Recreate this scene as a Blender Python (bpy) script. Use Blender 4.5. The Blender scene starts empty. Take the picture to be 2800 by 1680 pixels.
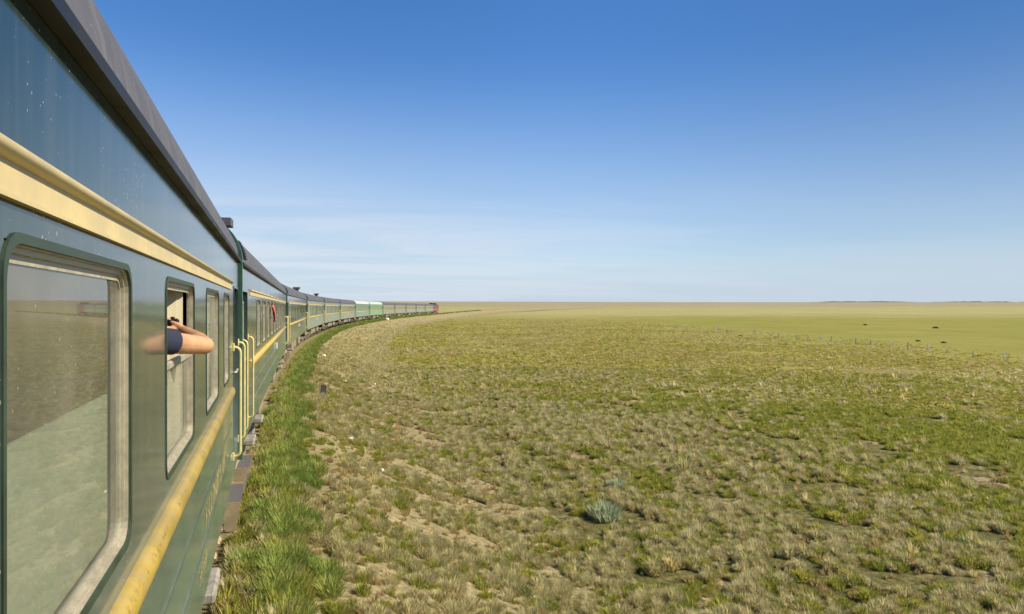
import bpy, math, random
import numpy as np
from mathutils import Vector, Matrix
R = math.radians
random.seed(7); rng = np.random.default_rng(11)
sc = bpy.context.scene
# ------------------------------------------------------------------ camera
YAW = math.atan(652 / 1866.7)
cd = bpy.data.cameras.new('Camera'); cam = bpy.data.objects.new('Camera', cd)
sc.collection.objects.link(cam); sc.camera = cam
cam.location = (0, 0, 2.97); cam.rotation_euler = (R(90), 0, -YAW)
cd.lens = 24; cd.sensor_width = 36; cd.clip_start = .05; cd.clip_end = 20000
FW = Vector((math.sin(YAW), math.cos(YAW), 0)); RT = Vector((math.cos(YAW), -math.sin(YAW), 0))
# ------------------------------------------------------------------ sky + sun
SUN_AZ, SUN_EL = R(112), R(40)            # clockwise from the train's heading (+Y)
w = bpy.data.worlds.new('World'); sc.world = w; w.use_nodes = True
nt = w.node_tree; nd = nt.nodes; lk = nt.links
bg = nd['Background']; bg.inputs[1].default_value = .10
sky = nd.new('ShaderNodeTexSky'); sky.sky_type = 'NISHITA'; sky.sun_disc = False
sky.sun_elevation = SUN_EL; sky.sun_rotation = SUN_AZ
sky.altitude = 1000; sky.air_density = 1.0; sky.dust_density = .1; sky.ozone_density = 3.0
hs = nd.new('ShaderNodeHueSaturation'); hs.inputs['Hue'].default_value = .506; hs.inputs['Saturation'].default_value = 1.25; hs.inputs['Value'].default_value = 1.07
tc = nd.new('ShaderNodeTexCoord'); sx = nd.new('ShaderNodeSeparateXYZ'); lk.new(tc.outputs['Generated'], sx.inputs[0])
def M(tree, op, a, b=None, c=None):
    n = tree.nodes.new('ShaderNodeMath'); n.operation = op
    for i, v in enumerate((a, b, c)):
        if v is None: continue
        if isinstance(v, (int, float)): n.inputs[i].default_value = v
        else: tree.links.new(v, n.inputs[i])
    return n.outputs[0]
def MR(tree, v, a, b, c=0, d=1):
    n = tree.nodes.new('ShaderNodeMapRange'); n.interpolation_type = 'SMOOTHSTEP'
    tree.links.new(v, n.inputs[0])
    for i, q in enumerate((a, b, c, d)): n.inputs[i + 1].default_value = q
    return n.outputs[0]
# the sky beside the sun is less bright here than the model makes it
lk.new(sky.outputs[0], hs.inputs['Color']); lk.new(MR(nt, sx.outputs[0], .30, 1.0, 1.02, .52), hs.inputs['Value'])
# thin cirrus: noise on a plane high over the steppe, seen at grazing angles
den = M(nt, 'ADD', M(nt, 'MAXIMUM', sx.outputs[2], 0), .045)
cx = M(nt, 'DIVIDE', sx.outputs[0], den); cy = M(nt, 'DIVIDE', sx.outputs[1], den)
cb = nd.new('ShaderNodeCombineXYZ'); lk.new(cx, cb.inputs[0]); lk.new(cy, cb.inputs[1])
mp = nd.new('ShaderNodeMapping'); mp.inputs['Rotation'].default_value = (0, 0, R(35)); mp.inputs['Scale'].default_value = (.22, .42, 1)
mp.inputs['Location'].default_value = (1.3, .4, 0)
lk.new(cb.outputs[0], mp.inputs[0])
ns = nd.new('ShaderNodeTexNoise'); ns.inputs['Scale'].default_value = 1.0; ns.inputs['Detail'].default_value = 9; ns.inputs['Roughness'].default_value = .62
ns.inputs['Distortion'].default_value = .5
lk.new(mp.outputs[0], ns.inputs[0])
band = M(nt, 'MULTIPLY', MR(nt, sx.outputs[2], .22, .07), MR(nt, sx.outputs[2], -.01, .05, .7, 1))
left = MR(nt, sx.outputs[0], .80, -.05, .12, 1.0)   # more cloud ahead of the train than abeam
cl = M(nt, 'MULTIPLY', M(nt, 'MULTIPLY', MR(nt, ns.outputs[0], .37, .60), band), M(nt, 'MULTIPLY', left, .62))
veil = M(nt, 'MAXIMUM', M(nt, 'MULTIPLY', MR(nt, sx.outputs[2], .36, 0), MR(nt, sx.outputs[0], .9, -.1, .5, .90)), M(nt, 'MULTIPLY', MR(nt, sx.outputs[2], .17, 0), .95))
mx = nd.new('ShaderNodeMix'); mx.data_type = 'RGBA'
lk.new(veil, mx.inputs[0]); lk.new(hs.outputs[0], mx.inputs[6]); mx.inputs[7].default_value = (3.3, 3.95, 4.75, 1)
mx2 = nd.new('ShaderNodeMix'); mx2.data_type = 'RGBA'; lk.new(cl, mx2.inputs[0]); lk.new(mx.outputs[2], mx2.inputs[6]); mx2.inputs[7].default_value = (4.6, 4.95, 5.5, 1)
lk.new(mx2.outputs[2], bg.inputs[0])
sl = bpy.data.lights.new('sun', 'SUN'); sl.energy = 4.6; sl.angle = R(.53); sl.color = (1, .88, .66)
so = bpy.data.objects.new('sun', sl); sc.collection.objects.link(so)
sd = Vector((math.sin(SUN_AZ) * math.cos(SUN_EL), math.cos(SUN_AZ) * math.cos(SUN_EL), math.sin(SUN_EL)))
so.rotation_euler = sd.to_track_quat('Z', 'Y').to_euler(); so.location = (20, -10, 30)
sc.view_settings.view_transform = 'Standard'; sc.view_settings.look = 'None'
sc.view_settings.exposure = 0.7; sc.view_settings.gamma = 1
sc.cycles.max_bounces = 7; sc.cycles.transparent_max_bounces = 16; sc.cycles.use_denoising = True
sc.cycles.sample_clamp_indirect = 4

# ------------------------------------------------------------------ helpers
C = sc.collection
def tag(o, label=None, cat=None, group=None, kind=None):
    for k, v in (('label', label), ('category', cat), ('group', group), ('kind', kind)):
        if v: o[k] = v
    return o
def empty(name, loc=(0, 0, 0), rz=0):
    o = bpy.data.objects.new(name, None); C.objects.link(o); o.location = loc; o.rotation_euler = (0, 0, rz); o.empty_display_size = .3
    return o
def copy_tree(o, parent=None):
    c = o.copy(); C.objects.link(c)
    if parent: c.parent = parent
    for ch in list(o.children): copy_tree(ch, c)
    return c
class MB:
    def __init__(s): s.v = []; s.f = []; s.sm = []
    def add(s, vs, fs, smooth=False):
        b = len(s.v); s.v += [tuple(v) for v in vs]; s.f += [tuple(b + i for i in f) for f in fs]; s.sm += [smooth] * len(fs); return s
    def box(s, x0, x1, y0, y1, z0, z1):
        vs = [(x, y, z) for z in (z0, z1) for y in (y0, y1) for x in (x0, x1)]
        return s.add(vs, [(0, 2, 3, 1), (4, 5, 7, 6), (0, 1, 5, 4), (2, 6, 7, 3), (0, 4, 6, 2), (1, 3, 7, 5)])
    def bbox(s, x0, x1, y0, y1, z0, z1, b=.012):      # box with chamfered edges
        cx, cy, cz = (x0 + x1) / 2, (y0 + y1) / 2, (z0 + z1) / 2; h = ((x1 - x0) / 2, (y1 - y0) / 2, (z1 - z0) / 2)
        vs = []; idx = {}
        for a in (-1, 1):
            for c in (-1, 1):
                for d in (-1, 1):
                    for k in range(3):
                        q = [h[0] * a, h[1] * c, h[2] * d]
                        for m in range(3):
                            if m != k: q[m] -= (a, c, d)[m] * b
                        idx[a, c, d, k] = len(vs); vs.append((cx + q[0], cy + q[1], cz + q[2]))
        fs = []
        for k in range(3):
            for sg in (-1, 1):
                o = [i for i in range(3) if i != k]; f = []
                for (p, q) in ((-1, -1), (1, -1), (1, 1), (-1, 1)):
                    t = [0, 0, 0]; t[k] = sg; t[o[0]] = p; t[o[1]] = q; f.append(idx[t[0], t[1], t[2], k])
                fs.append(f)
        for e in range(3):
            o = [i for i in range(3) if i != e]
            for p in (-1, 1):
                for q in (-1, 1):
                    A = [0, 0, 0]; A[o[0]] = p; A[o[1]] = q; B = A[:]; A[e] = -1; B[e] = 1
                    fs.append((idx[A[0], A[1], A[2], o[0]], idx[B[0], B[1], B[2], o[0]], idx[B[0], B[1], B[2], o[1]], idx[A[0], A[1], A[2], o[1]]))
        for a in (-1, 1):
            for c in (-1, 1):
                for d in (-1, 1): fs.append([idx[a, c, d, k] for k in range(3)])
        return s.add(vs, fs)
    def tube(s, pts, r, n=10, cap=True, smooth=True):
        pts = [Vector(p) for p in pts]; m = len(pts); rs = r if isinstance(r, (list, tuple)) else [r] * m
        vs = []; up = None
        for i, p in enumerate(pts):
            t = (pts[min(i + 1, m - 1)] - pts[max(i - 1, 0)]).normalized()
            if up is None: up = Vector((0, 0, 1)) if abs(t.z) < .9 else Vector((1, 0, 0))
            a = t.cross(up).normalized(); up = a.cross(t).normalized()
            for k in range(n):
                g = 2 * math.pi * k / n; vs.append(p + (a * math.cos(g) + up * math.sin(g)) * rs[i])
        fs = [(i * n + k, i * n + (k + 1) % n, (i + 1) * n + (k + 1) % n, (i + 1) * n + k) for i in range(m - 1) for k in range(n)]
        s.add(vs, fs, smooth)
        if cap:
            b = len(s.v) - len(vs); s.f += [tuple(b + k for k in range(n)), tuple(b + (m - 1) * n + k for k in range(n))]; s.sm += [False] * 2
        return s
    def cyl(s, a, b, r, n=16): return s.tube([a, b], r, n)
    def prism(s, prof, y0, y1, closed=True, smooth=False, caps=True):   # prof: list of (x,z), extruded along y
        n = len(prof); vs = [(x, y0, z) for x, z in prof] + [(x, y1, z) for x, z in prof]
        e = n if closed else n - 1
        s.add(vs, [(i, (i + 1) % n, n + (i + 1) % n, n + i) for i in range(e)], smooth)
        if caps and closed:
            b = len(s.v) - len(vs); s.f += [tuple(b + i for i in range(n)), tuple(b + n + i for i in reversed(range(n)))]; s.sm += [False] * 2
        return s
    def build(s, name, mat, parent=None, loc=None):
        me = bpy.data.meshes.new(name); me.from_pydata(s.v, [], s.f)
        me.polygons.foreach_set('use_smooth', s.sm); me.update()
        import bmesh
        bm = bmesh.new(); bm.from_mesh(me); bmesh.ops.recalc_face_normals(bm, faces=bm.faces); bm.to_mesh(me); bm.free()
        me.materials.append(mat); o = bpy.data.objects.new(name, me); C.objects.link(o)
        if parent: o.parent = parent
        if loc: o.location = loc
        return o
def rrect(y0, y1, z0, z1, r, n=5):
    pts = []
    for cy, cz, a0 in ((y1 - r, z1 - r, 0), (y0 + r, z1 - r, 90), (y0 + r, z0 + r, 180), (y1 - r, z0 + r, 270)):
        for k in range(n + 1):
            a = R(a0 + 90 * k / n); pts.append((cy + r * math.cos(a), cz + r * math.sin(a)))
    return pts
def ring(mb, outer, inner, x0, x1):       # frame between two loops (y,z); extruded in x from x0 to x1
    n = len(outer); vs = [(x1, *p) for p in outer] + [(x1, *p) for p in inner] + [(x0, *p) for p in inner] + [(x0, *p) for p in outer]
    fs = []
    for i in range(n):
        j = (i + 1) % n
        for a in range(4): b = (a + 1) % 4; fs.append((a * n + i, a * n + j, b * n + j, b * n + i))
    mb.add(vs, fs)

# ------------------------------------------------------------------ materials
def mat(name, col=(.5, .5, .5), rough=.6, metal=0, coat=0, var=0, vscale=3, bump=0, bscale=40, spec=.5, stretch=(1, 1, 1), specks=0, streak=0, random_v=0, speck_col=(.5, .5, .45), dust=0):
    m = bpy.data.materials.new(name); m.use_nodes = True; t = m.node_tree; b = t.nodes['Principled BSDF']
    b.inputs['Base Color'].default_value = (*col, 1); b.inputs['Roughness'].default_value = rough; b.inputs['Metallic'].default_value = metal
    b.inputs['Coat Weight'].default_value = coat; b.inputs['Coat Roughness'].default_value = .05; b.inputs['Specular IOR Level'].default_value = spec
    tc = t.nodes.new('ShaderNodeTexCoord'); mp = t.nodes.new('ShaderNodeMapping'); mp.inputs['Scale'].default_value = stretch
    t.links.new(tc.outputs['Object'], mp.inputs[0]); col_out = None
    def mixc(fac, a, bcol):
        n = t.nodes.new('ShaderNodeMix'); n.data_type = 'RGBA'
        t.links.new(fac, n.inputs[0])
        if a is None: n.inputs[6].default_value = (*col, 1)
        else: t.links.new(a, n.inputs[6])
        n.inputs[7].default_value = (*bcol, 1); return n.outputs[2]
    if var:
        n = t.nodes.new('ShaderNodeTexNoise'); n.inputs['Scale'].default_value = vscale; n.inputs['Detail'].default_value = 8; n.inputs['Roughness'].default_value = .65
        t.links.new(mp.outputs[0], n.inputs[0])
        dk = tuple(c * (1 - var) for c in col); lt = tuple(min(1, c * (1 + var)) for c in col)
        r = t.nodes.new('ShaderNodeMix'); r.data_type = 'RGBA'; t.links.new(MR(t, n.outputs[0], .3, .7), r.inputs[0])
        r.inputs[6].default_value = (*dk, 1); r.inputs[7].default_value = (*lt, 1); col_out = r.outputs[2]
        rr = MR(t, n.outputs[0], .3, .75, rough, min(1, rough * 1.35 + .02)); t.links.new(rr, b.inputs['Roughness'])
    if streak:        # rain-washed dust, running down the panel
        m2 = t.nodes.new('ShaderNodeMapping'); m2.inputs['Scale'].default_value = (9, 9, .7); t.links.new(tc.outputs['Object'], m2.inputs[0])
        n = t.nodes.new('ShaderNodeTexNoise'); n.inputs['Scale'].default_value = 2.2; n.inputs['Detail'].default_value = 6; t.links.new(m2.outputs[0], n.inputs[0])
        col_out = mixc(M(t, 'MULTIPLY', MR(t, n.outputs[0], .42, .72), streak), col_out, (.34, .31, .24))
    if dust:          # road dust, heavier low on the body
        sz_ = t.nodes.new('ShaderNodeSeparateXYZ'); t.links.new(tc.outputs['Object'], sz_.inputs[0])
        n = t.nodes.new('ShaderNodeTexNoise'); n.inputs['Scale'].default_value = 1.6; n.inputs['Detail'].default_value = 9; n.inputs['Roughness'].default_value = .7; t.links.new(mp.outputs[0], n.inputs[0])
        col_out = mixc(M(t, 'MULTIPLY', MR(t, n.outputs[0], .2, .75, .6, 1.3), MR(t, sz_.outputs[2], 1.2, 3.3, dust, dust * .03)), col_out, (.26, .34, .34))
    if specks:        # dried splashes and chips
        v = t.nodes.new('ShaderNodeTexVoronoi'); v.inputs['Scale'].default_value = 58; m3 = t.nodes.new('ShaderNodeMapping'); m3.inputs['Scale'].default_value = (1, 1, .75)
        t.links.new(tc.outputs['Object'], m3.inputs[0]); t.links.new(m3.outputs[0], v.inputs['Vector'])
        n = t.nodes.new('ShaderNodeTexNoise'); n.inputs['Scale'].default_value = 3.1; t.links.new(tc.outputs['Object'], n.inputs[0])
        th = MR(t, n.outputs[0], .34, .70, .05, .20)
        f = M(t, 'MULTIPLY', M(t, 'LESS_THAN', v.outputs['Distance'], th), M(t, 'GREATER_THAN', v.outputs['Color'], .40))
        col_out = mixc(M(t, 'MULTIPLY', f, specks), col_out, speck_col)
    if random_v:
        oi = t.nodes.new('ShaderNodeObjectInfo'); h = t.nodes.new('ShaderNodeHueSaturation')
        if col_out is None: h.inputs['Color'].default_value = (*col, 1)
        else: t.links.new(col_out, h.inputs['Color'])
        t.links.new(MR(t, oi.outputs['Random'], 0, 1, 1 - random_v, 1 + random_v), h.inputs['Value']); col_out = h.outputs[0]
    if col_out is not None: t.links.new(col_out, b.inputs['Base Color'])
    if bump:
        n = t.nodes.new('ShaderNodeTexNoise'); n.inputs['Scale'].default_value = bscale; n.inputs['Detail'].default_value = 5; t.links.new(mp.outputs[0], n.inputs[0])
        bp = t.nodes.new('ShaderNodeBump'); bp.inputs['Strength'].default_value = bump; bp.inputs['Distance'].default_value = .01
        t.links.new(n.outputs[0], bp.inputs['Height']); t.links.new(bp.outputs[0], b.inputs['Normal'])
    return m
PAINT = dict(rough=.09, coat=.0, var=.10, vscale=1.2, spec=.48, specks=.42, streak=.05, dust=.44, bump=.05, bscale=2.4)
m_green = mat('carriage_green', (.014, .032, .031), **PAINT)
m_green2 = mat('carriage_green_faded', (.15, .185, .15), **{**PAINT, 'rough': .25})
m_teal = mat('carriage_teal', (.10, .20, .155), **{**PAINT, 'rough': .25})
m_bright = mat('carriage_bright_green', (.10, .27, .13), **{**PAINT, 'rough': .3})
m_flange = mat('frame_green', (.026, .045, .028), rough=.45, var=.3, vscale=9)
m_end = mat('end_green', (.05, .12, .085), rough=.3, var=.2, vscale=3)
m_yel = mat('yellow_paint', (.47, .335, .062), rough=.38, var=.16, vscale=5, specks=.55, streak=.25, speck_col=(.28, .18, .06))
m_cream = mat('cream_paint', (.50, .41, .205), rough=.42, var=.10, vscale=4, specks=.3, streak=.2, speck_col=(.3, .22, .1))
m_bar = mat('grab_bar_yellow', (.58, .50, .22), rough=.35, var=.12, vscale=12)
m_roof = mat('roof_grey', (.072, .074, .092), rough=.6, var=.14, vscale=2.5, streak=.12, specks=.4, bump=.15, bscale=14)
m_white = mat('white_roof', (.42, .47, .42), rough=.5, var=.12)
m_gut = mat('gutter_black', (.009, .009, .009), rough=.5, var=.3)
m_alu = mat('aluminium', (.36, .33, .255), rough=.42, metal=.2, var=.2, vscale=20, specks=.5, speck_col=(.25, .22, .15))
m_rub = mat('rubber', (.02, .02, .022), rough=.6)
m_under = mat('underframe', (.16, .125, .085), rough=.85, var=.35, vscale=4, bump=.3)
m_box = mat('battery_box', (.24, .20, .135), rough=.8, var=.25, vscale=3, bump=.2)
m_axle = mat('axle_grey', (.26, .245, .215), rough=.8, var=.35, vscale=9, bump=.4)
m_wheel = mat('wheel_steel', (.07, .06, .055), rough=.6, metal=.4, var=.3)
m_tan = mat('step_tan', (.34, .27, .16), rough=.75, var=.2, vscale=6, bump=.2)
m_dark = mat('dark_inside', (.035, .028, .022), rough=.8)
m_inner = mat('inner_cream', (.62, .55, .38), rough=.6, var=.1)
m_curt = mat('curtain_cloth', (.42, .38, .27), rough=.9, var=.08, vscale=8, bump=.2, bscale=60, stretch=(1, 6, .4))
m_blind = mat('blind_cloth', (.60, .585, .52), rough=.9, var=.06, vscale=6, bump=.1, bscale=90)
m_blindg = mat('pale_green_board', (.235, .295, .245), rough=.7, var=.08, vscale=3)
m_red = mat('red_cloth', (.42, .085, .09), rough=.9, var=.15, vscale=8)
m_sign = mat('white_enamel', (.7, .7, .66), rough=.35, var=.1)
m_rail = mat('rail_steel', (.16, .12, .09), rough=.5, metal=.5, var=.3)
m_slp = mat('sleeper_concrete', (.40, .31, .19), rough=.9, var=.25, vscale=5, bump=.4)
m_loco = mat('loco_red', (.19, .05, .045), rough=.4, var=.2, vscale=1)
m_locor = mat('loco_roof', (.05, .055, .075), rough=.5, var=.2)
m_locou = mat('loco_underframe', (.16, .07, .055), rough=.8, var=.3)
m_stone = mat('white_stone', (.72, .71, .67), rough=.8, var=.15, vscale=5, bump=.5, bscale=9)
m_post = mat('post_concrete', (.52, .50, .44), rough=.9, var=.25, vscale=5, random_v=.4)
m_marker = mat('marker_slate', (.055, .06, .075), rough=.6, var=.3, vscale=10, bump=.3)
m_skin = mat('skin', (.47, .262, .145), rough=.5, var=.2, vscale=9, bump=.05, bscale=120)
m_navy = mat('navy_cotton', (.018, .024, .055), rough=.9, var=.15, vscale=20, bump=.25, bscale=90)
m_jean = mat('grey_trousers', (.08, .08, .085), rough=.9)
m_hair = mat('brown_hair', (.05, .03, .018), rough=.7, bump=.5, bscale=90)
m_cam = mat('camera_black', (.014, .014, .016), rough=.4)
m_lens = mat('lens_glass', (.01, .01, .015), rough=.05)
m_text = mat('lettering_yellow', (.30, .27, .12), rough=.5, var=.2, vscale=8)
tt = m_yel.node_tree; bb = tt.nodes['Principled BSDF']; src_ = bb.inputs['Base Color'].links[0].from_socket     # paint worn off along the crest
tcc = tt.nodes.new('ShaderNodeTexCoord'); sq = tt.nodes.new('ShaderNodeSeparateXYZ'); tt.links.new(tcc.outputs['Object'], sq.inputs[0])
nn = tt.nodes.new('ShaderNodeTexNoise'); nn.inputs['Scale'].default_value = 42; nn.inputs['Detail'].default_value = 6; tt.links.new(tcc.outputs['Object'], nn.inputs[0])
ff = M(tt, 'MULTIPLY', MR(tt, M(tt, 'ABSOLUTE', M(tt, 'SUBTRACT', sq.outputs[2], 2.103)), .016, .002), MR(tt, nn.outputs[0], .5, .66, 0, .7))
mm_ = tt.nodes.new('ShaderNodeMix'); mm_.data_type = 'RGBA'; tt.links.new(ff, mm_.inputs[0]); tt.links.new(src_, mm_.inputs[6]); mm_.inputs[7].default_value = (.17, .09, .03, 1); tt.links.new(mm_.outputs[2], bb.inputs['Base Color'])
def glass_mat(name, dust, tint, refl=1):
    m = bpy.data.materials.new(name); m.use_nodes = True; t = m.node_tree; t.nodes.clear()
    o = t.nodes.new('ShaderNodeOutputMaterial'); tr = t.nodes.new('ShaderNodeBsdfTransparent'); tr.inputs[0].default_value = (*tint, 1)
    gl = t.nodes.new('ShaderNodeBsdfGlossy'); gl.inputs['Roughness'].default_value = .015; gl.inputs[0].default_value = (.92, .95, .95, 1)
    lw = t.nodes.new('ShaderNodeLayerWeight'); lw.inputs[0].default_value = .5; fres = M(t, 'MULTIPLY_ADD', M(t, 'POWER', lw.outputs['Facing'], 5), .9 * refl, .05)
    df = t.nodes.new('ShaderNodeBsdfDiffuse'); df.inputs[0].default_value = (.38, .37, .30, 1)
    tc = t.nodes.new('ShaderNodeTexCoord'); n = t.nodes.new('ShaderNodeTexNoise'); n.inputs['Scale'].default_value = 2.6; n.inputs['Detail'].default_value = 8
    t.links.new(tc.outputs['Object'], n.inputs[0])
    v = t.nodes.new('ShaderNodeTexVoronoi'); v.inputs['Scale'].default_value = 30; t.links.new(tc.outputs['Object'], v.inputs['Vector'])
    sp = M(t, 'MULTIPLY', M(t, 'LESS_THAN', v.outputs['Distance'], .10), M(t, 'GREATER_THAN', v.outputs['Color'], .6))
    f = M(t, 'ADD', MR(t, n.outputs[0], .25, .8, dust * .6, dust * 1.4), M(t, 'MULTIPLY', sp, .35))
    a = t.nodes.new('ShaderNodeMixShader'); t.links.new(f, a.inputs[0]); t.links.new(tr.outputs[0], a.inputs[1]); t.links.new(df.outputs[0], a.inputs[2])
    b = t.nodes.new('ShaderNodeMixShader'); t.links.new(fres, b.inputs[0]); t.links.new(a.outputs[0], b.inputs[1]); t.links.new(gl.outputs[0], b.inputs[2])
    t.links.new(b.outputs[0], o.inputs[0]); return m
m_glass = glass_mat('window_glass', .29, (.82, .86, .80)); m_glass_d = glass_mat('dusty_glass', .50, (.86, .88, .84), .55)
m_mesh = mat('perforated_plate', (.22, .22, .23), rough=.75)
t = m_mesh.node_tree; ck = t.nodes.new('ShaderNodeTexChecker'); ck.inputs['Scale'].default_value = 60; ck.inputs[1].default_value = (.15, .15, .155, 1); ck.inputs[2].default_value = (.03, .03, .03, 1)
q = t.nodes.new('ShaderNodeTexCoord'); t.links.new(q.outputs['Object'], ck.inputs[0]); t.links.new(ck.outputs[0], t.nodes['Principled BSDF'].inputs['Base Color'])

# ------------------------------------------------------------------ the line: a right-hand curve easing out far ahead
DS = .25
def kk(s):
    s = max(s, 0); return 1 / 600 if s < 100 else (.0005 if s > 260 else 1 / 600 + (.0005 - 1 / 600) * (s - 100) / 160)
def integrate(sgn, smax):
    x, y, h = -2.105, -2.6, 0.; out = [(x, y, h)]
    for i in range(int(smax / DS)):
        h += sgn * kk(sgn * i * DS) * DS * 1; x += sgn * math.sin(h) * DS; y += sgn * math.cos(h) * DS; out.append((x, y, h))
    return out
fwd = integrate(1, 1500); back = integrate(-1, 160)
PATH = np.array(list(reversed(back[1:])) + fwd); S0 = len(back) - 1
def at_s(s):
    f = S0 + s / DS; i = int(f); a = f - i; p = PATH[i] * (1 - a) + PATH[min(i + 1, len(PATH) - 1)] * a
    return float(p[0]), float(p[1]), float(p[2])
def offset_pt(s, r): x, y, h = at_s(s); return x + r * math.cos(h), y - r * math.sin(h)

# ------------------------------------------------------------------ ground
GZ = -2.35
def plain_z(x, y):
    d = np.sqrt(x * x + y * y); dep = x * FW.x + y * FW.y; lat = x * RT.x + y * RT.y
    az = np.arctan2(lat, np.maximum(dep, 1e-3))
    rise = np.clip((d - 260) / 3700, 0, 1); rise = rise * rise * (3 - 2 * rise)
    k = np.where(dep > 0, .0075 - .0022 * np.clip((az + .1) / .75, 0, 1), .006)
    und = .16 * np.sin(x * .11 + 1.3 * np.sin(y * .05)) * np.cos(y * .083 + .7) * np.clip((d - 25) / 60, 0, 1)
    return GZ + und + rise * (k * 3960 + 5.3)
rad = np.concatenate([np.linspace(2, 40, 39), 40 * 1.055 ** np.arange(1, 98)]); rad = rad[rad < 6500]
ang = np.linspace(0, 2 * math.pi, 361)[:-1]
rr, aa = np.meshgrid(rad, ang, indexing='ij'); gx = rr * np.sin(aa); gy = rr * np.cos(aa); gz = plain_z(gx, gy)
gz = np.where(rr > 4300, gz - (rr - 4300) * .03, gz)
vs = np.stack([gx, gy, gz], -1).reshape(-1, 3).tolist(); nA = len(ang); nR = len(rad)
vs.append((0, 0, GZ)); fs = [(i * nA + j, i * nA + (j + 1) % nA, (i + 1) * nA + (j + 1) % nA, (i + 1) * nA + j) for i in range(nR - 1) for j in range(nA)]
fs += [(nR * nA, (j + 1) % nA, j) for j in range(nA)]

def ramp(t, fac, stops):
    n = t.nodes.new('ShaderNodeValToRGB'); e = n.color_ramp.elements
    while len(e) < len(stops): e.new(.5)
    for el, (p, c) in zip(e, stops): el.position = p; el.color = (*c, 1)
    t.links.new(fac, n.inputs[0]); return n.outputs[0]
def noise(t, vec, scale, detail=8, rough=.6, dist=0):
    n = t.nodes.new('ShaderNodeTexNoise'); n.inputs['Scale'].default_value = scale; n.inputs['Detail'].default_value = detail
    n.inputs['Roughness'].default_value = rough; n.inputs['Distortion'].default_value = dist; t.links.new(vec, n.inputs[0]); return n.outputs[0]
def mixrgb(t, f, a, b):
    n = t.nodes.new('ShaderNodeMix'); n.data_type = 'RGBA'
    for i, v in ((0, f), (6, a), (7, b)):
        if isinstance(v, tuple): n.inputs[i].default_value = (*v, 1)
        elif isinstance(v, (int, float)): n.inputs[i].default_value = v
        else: t.links.new(v, n.inputs[i])
    return n.outputs[2]
def ground_mat(name, slope):
    m = bpy.data.materials.new(name); m.use_nodes = True; t = m.node_tree; b = t.nodes['Principled BSDF']
    b.inputs['Roughness'].default_value = .95; b.inputs['Specular IOR Level'].default_value = .1
    g = t.nodes.new('ShaderNodeNewGeometry'); P = g.outputs['Position']
    rot = t.nodes.new('ShaderNodeVectorRotate'); rot.rotation_type = 'Z_AXIS'; rot.inputs['Angle'].default_value = YAW; t.links.new(P, rot.inputs[0])
    q = t.nodes.new('ShaderNodeSeparateXYZ'); t.links.new(rot.outputs[0], q.inputs[0]); A, D = q.outputs[0], q.outputs[1]   # across / along the fence line
    sand = ramp(t, noise(t, P, 1.7), [(.3, (.30, .215, .125)), (.7, (.46, .35, .215))])
    veg = ramp(t, noise(t, P, 2.3, 10, .7), [(.30, (.05, .058, .02)), (.48, (.125, .12, .038)), (.62, (.21, .18, .075)), (.78, (.31, .25, .13))])
    if slope:
        c = mixrgb(t, MR(t, noise(t, P, .9, 9, .7), .48, .68), veg, sand)
        c = mixrgb(t, .62, c, (.35, .295, .165))
    else:
        c = mixrgb(t, MR(t, noise(t, P, .55, 9, .65), .55, .64), veg, sand)
        # nearer pasture: olive, ochre and brownish patches
        lk1 = noise(t, P, .035, 5, .6, .4)
        far = ramp(t, lk1, [(.30, (.265, .255, .052)), (.46, (.33, .30, .070)), (.58, (.285, .24, .078)), (.70, (.33, .29, .105))])
        fine = MR(t, noise(t, P, 1.1, 10, .75), .25, .75, .55, 1.35)
        mm = t.nodes.new('ShaderNodeMix'); mm.data_type = 'RGBA'; mm.blend_type = 'MULTIPLY'; mm.inputs[0].default_value = 1
        t.links.new(far, mm.inputs[6]); cc = t.nodes.new('ShaderNodeCombineColor')
        for i in range(3): t.links.new(fine, cc.inputs[i])
        t.links.new(cc.outputs[0], mm.inputs[7]); far = mm.outputs[2]
        c = mixrgb(t, MR(t, D, 20, 62), c, far)
        # lush field past the fence, straw and bare bands towards the horizon
        wob = M(t, 'MULTIPLY', M(t, 'SUBTRACT', noise(t, P, .02, 4), .5), 14)
        gf = mixrgb(t, MR(t, noise(t, P, .06, 7, .65), .35, .7), (.235, .235, .042), (.30, .275, .066))
        gf = mixrgb(t, MR(t, noise(t, P, .09, 10, .8), .45, .75, 0, .55), gf, (.33, .29, .09)); gf = mixrgb(t, MR(t, noise(t, P, .5, 8, .7), .55, .8, 0, .6), gf, (.17, .18, .04))
        c = mixrgb(t, MR(t, M(t, 'ADD', A, wob), 40, 58), c, gf)
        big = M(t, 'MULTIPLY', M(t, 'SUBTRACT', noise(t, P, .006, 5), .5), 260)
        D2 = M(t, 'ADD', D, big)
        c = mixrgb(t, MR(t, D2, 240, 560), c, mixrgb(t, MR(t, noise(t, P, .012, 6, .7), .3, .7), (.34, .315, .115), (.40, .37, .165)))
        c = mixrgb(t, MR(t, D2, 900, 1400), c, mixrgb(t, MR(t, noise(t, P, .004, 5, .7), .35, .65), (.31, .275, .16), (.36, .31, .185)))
    lit = MR(t, noise(t, P, 9, 9, .75), .3, .7, .45, 1.35); cc2 = t.nodes.new('ShaderNodeCombineColor')
    for i in range(3): t.links.new(lit, cc2.inputs[i])
    m4 = t.nodes.new('ShaderNodeMix'); m4.data_type = 'RGBA'; m4.blend_type = 'MULTIPLY'; m4.inputs[0].default_value = 1; t.links.new(c, m4.inputs[6]); t.links.new(cc2.outputs[0], m4.inputs[7])
    t.links.new(m4.outputs[2], b.inputs['Base Color'])
    bp = t.nodes.new('ShaderNodeBump'); bp.inputs['Strength'].default_value = .7; bp.inputs['Distance'].default_value = .12
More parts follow.
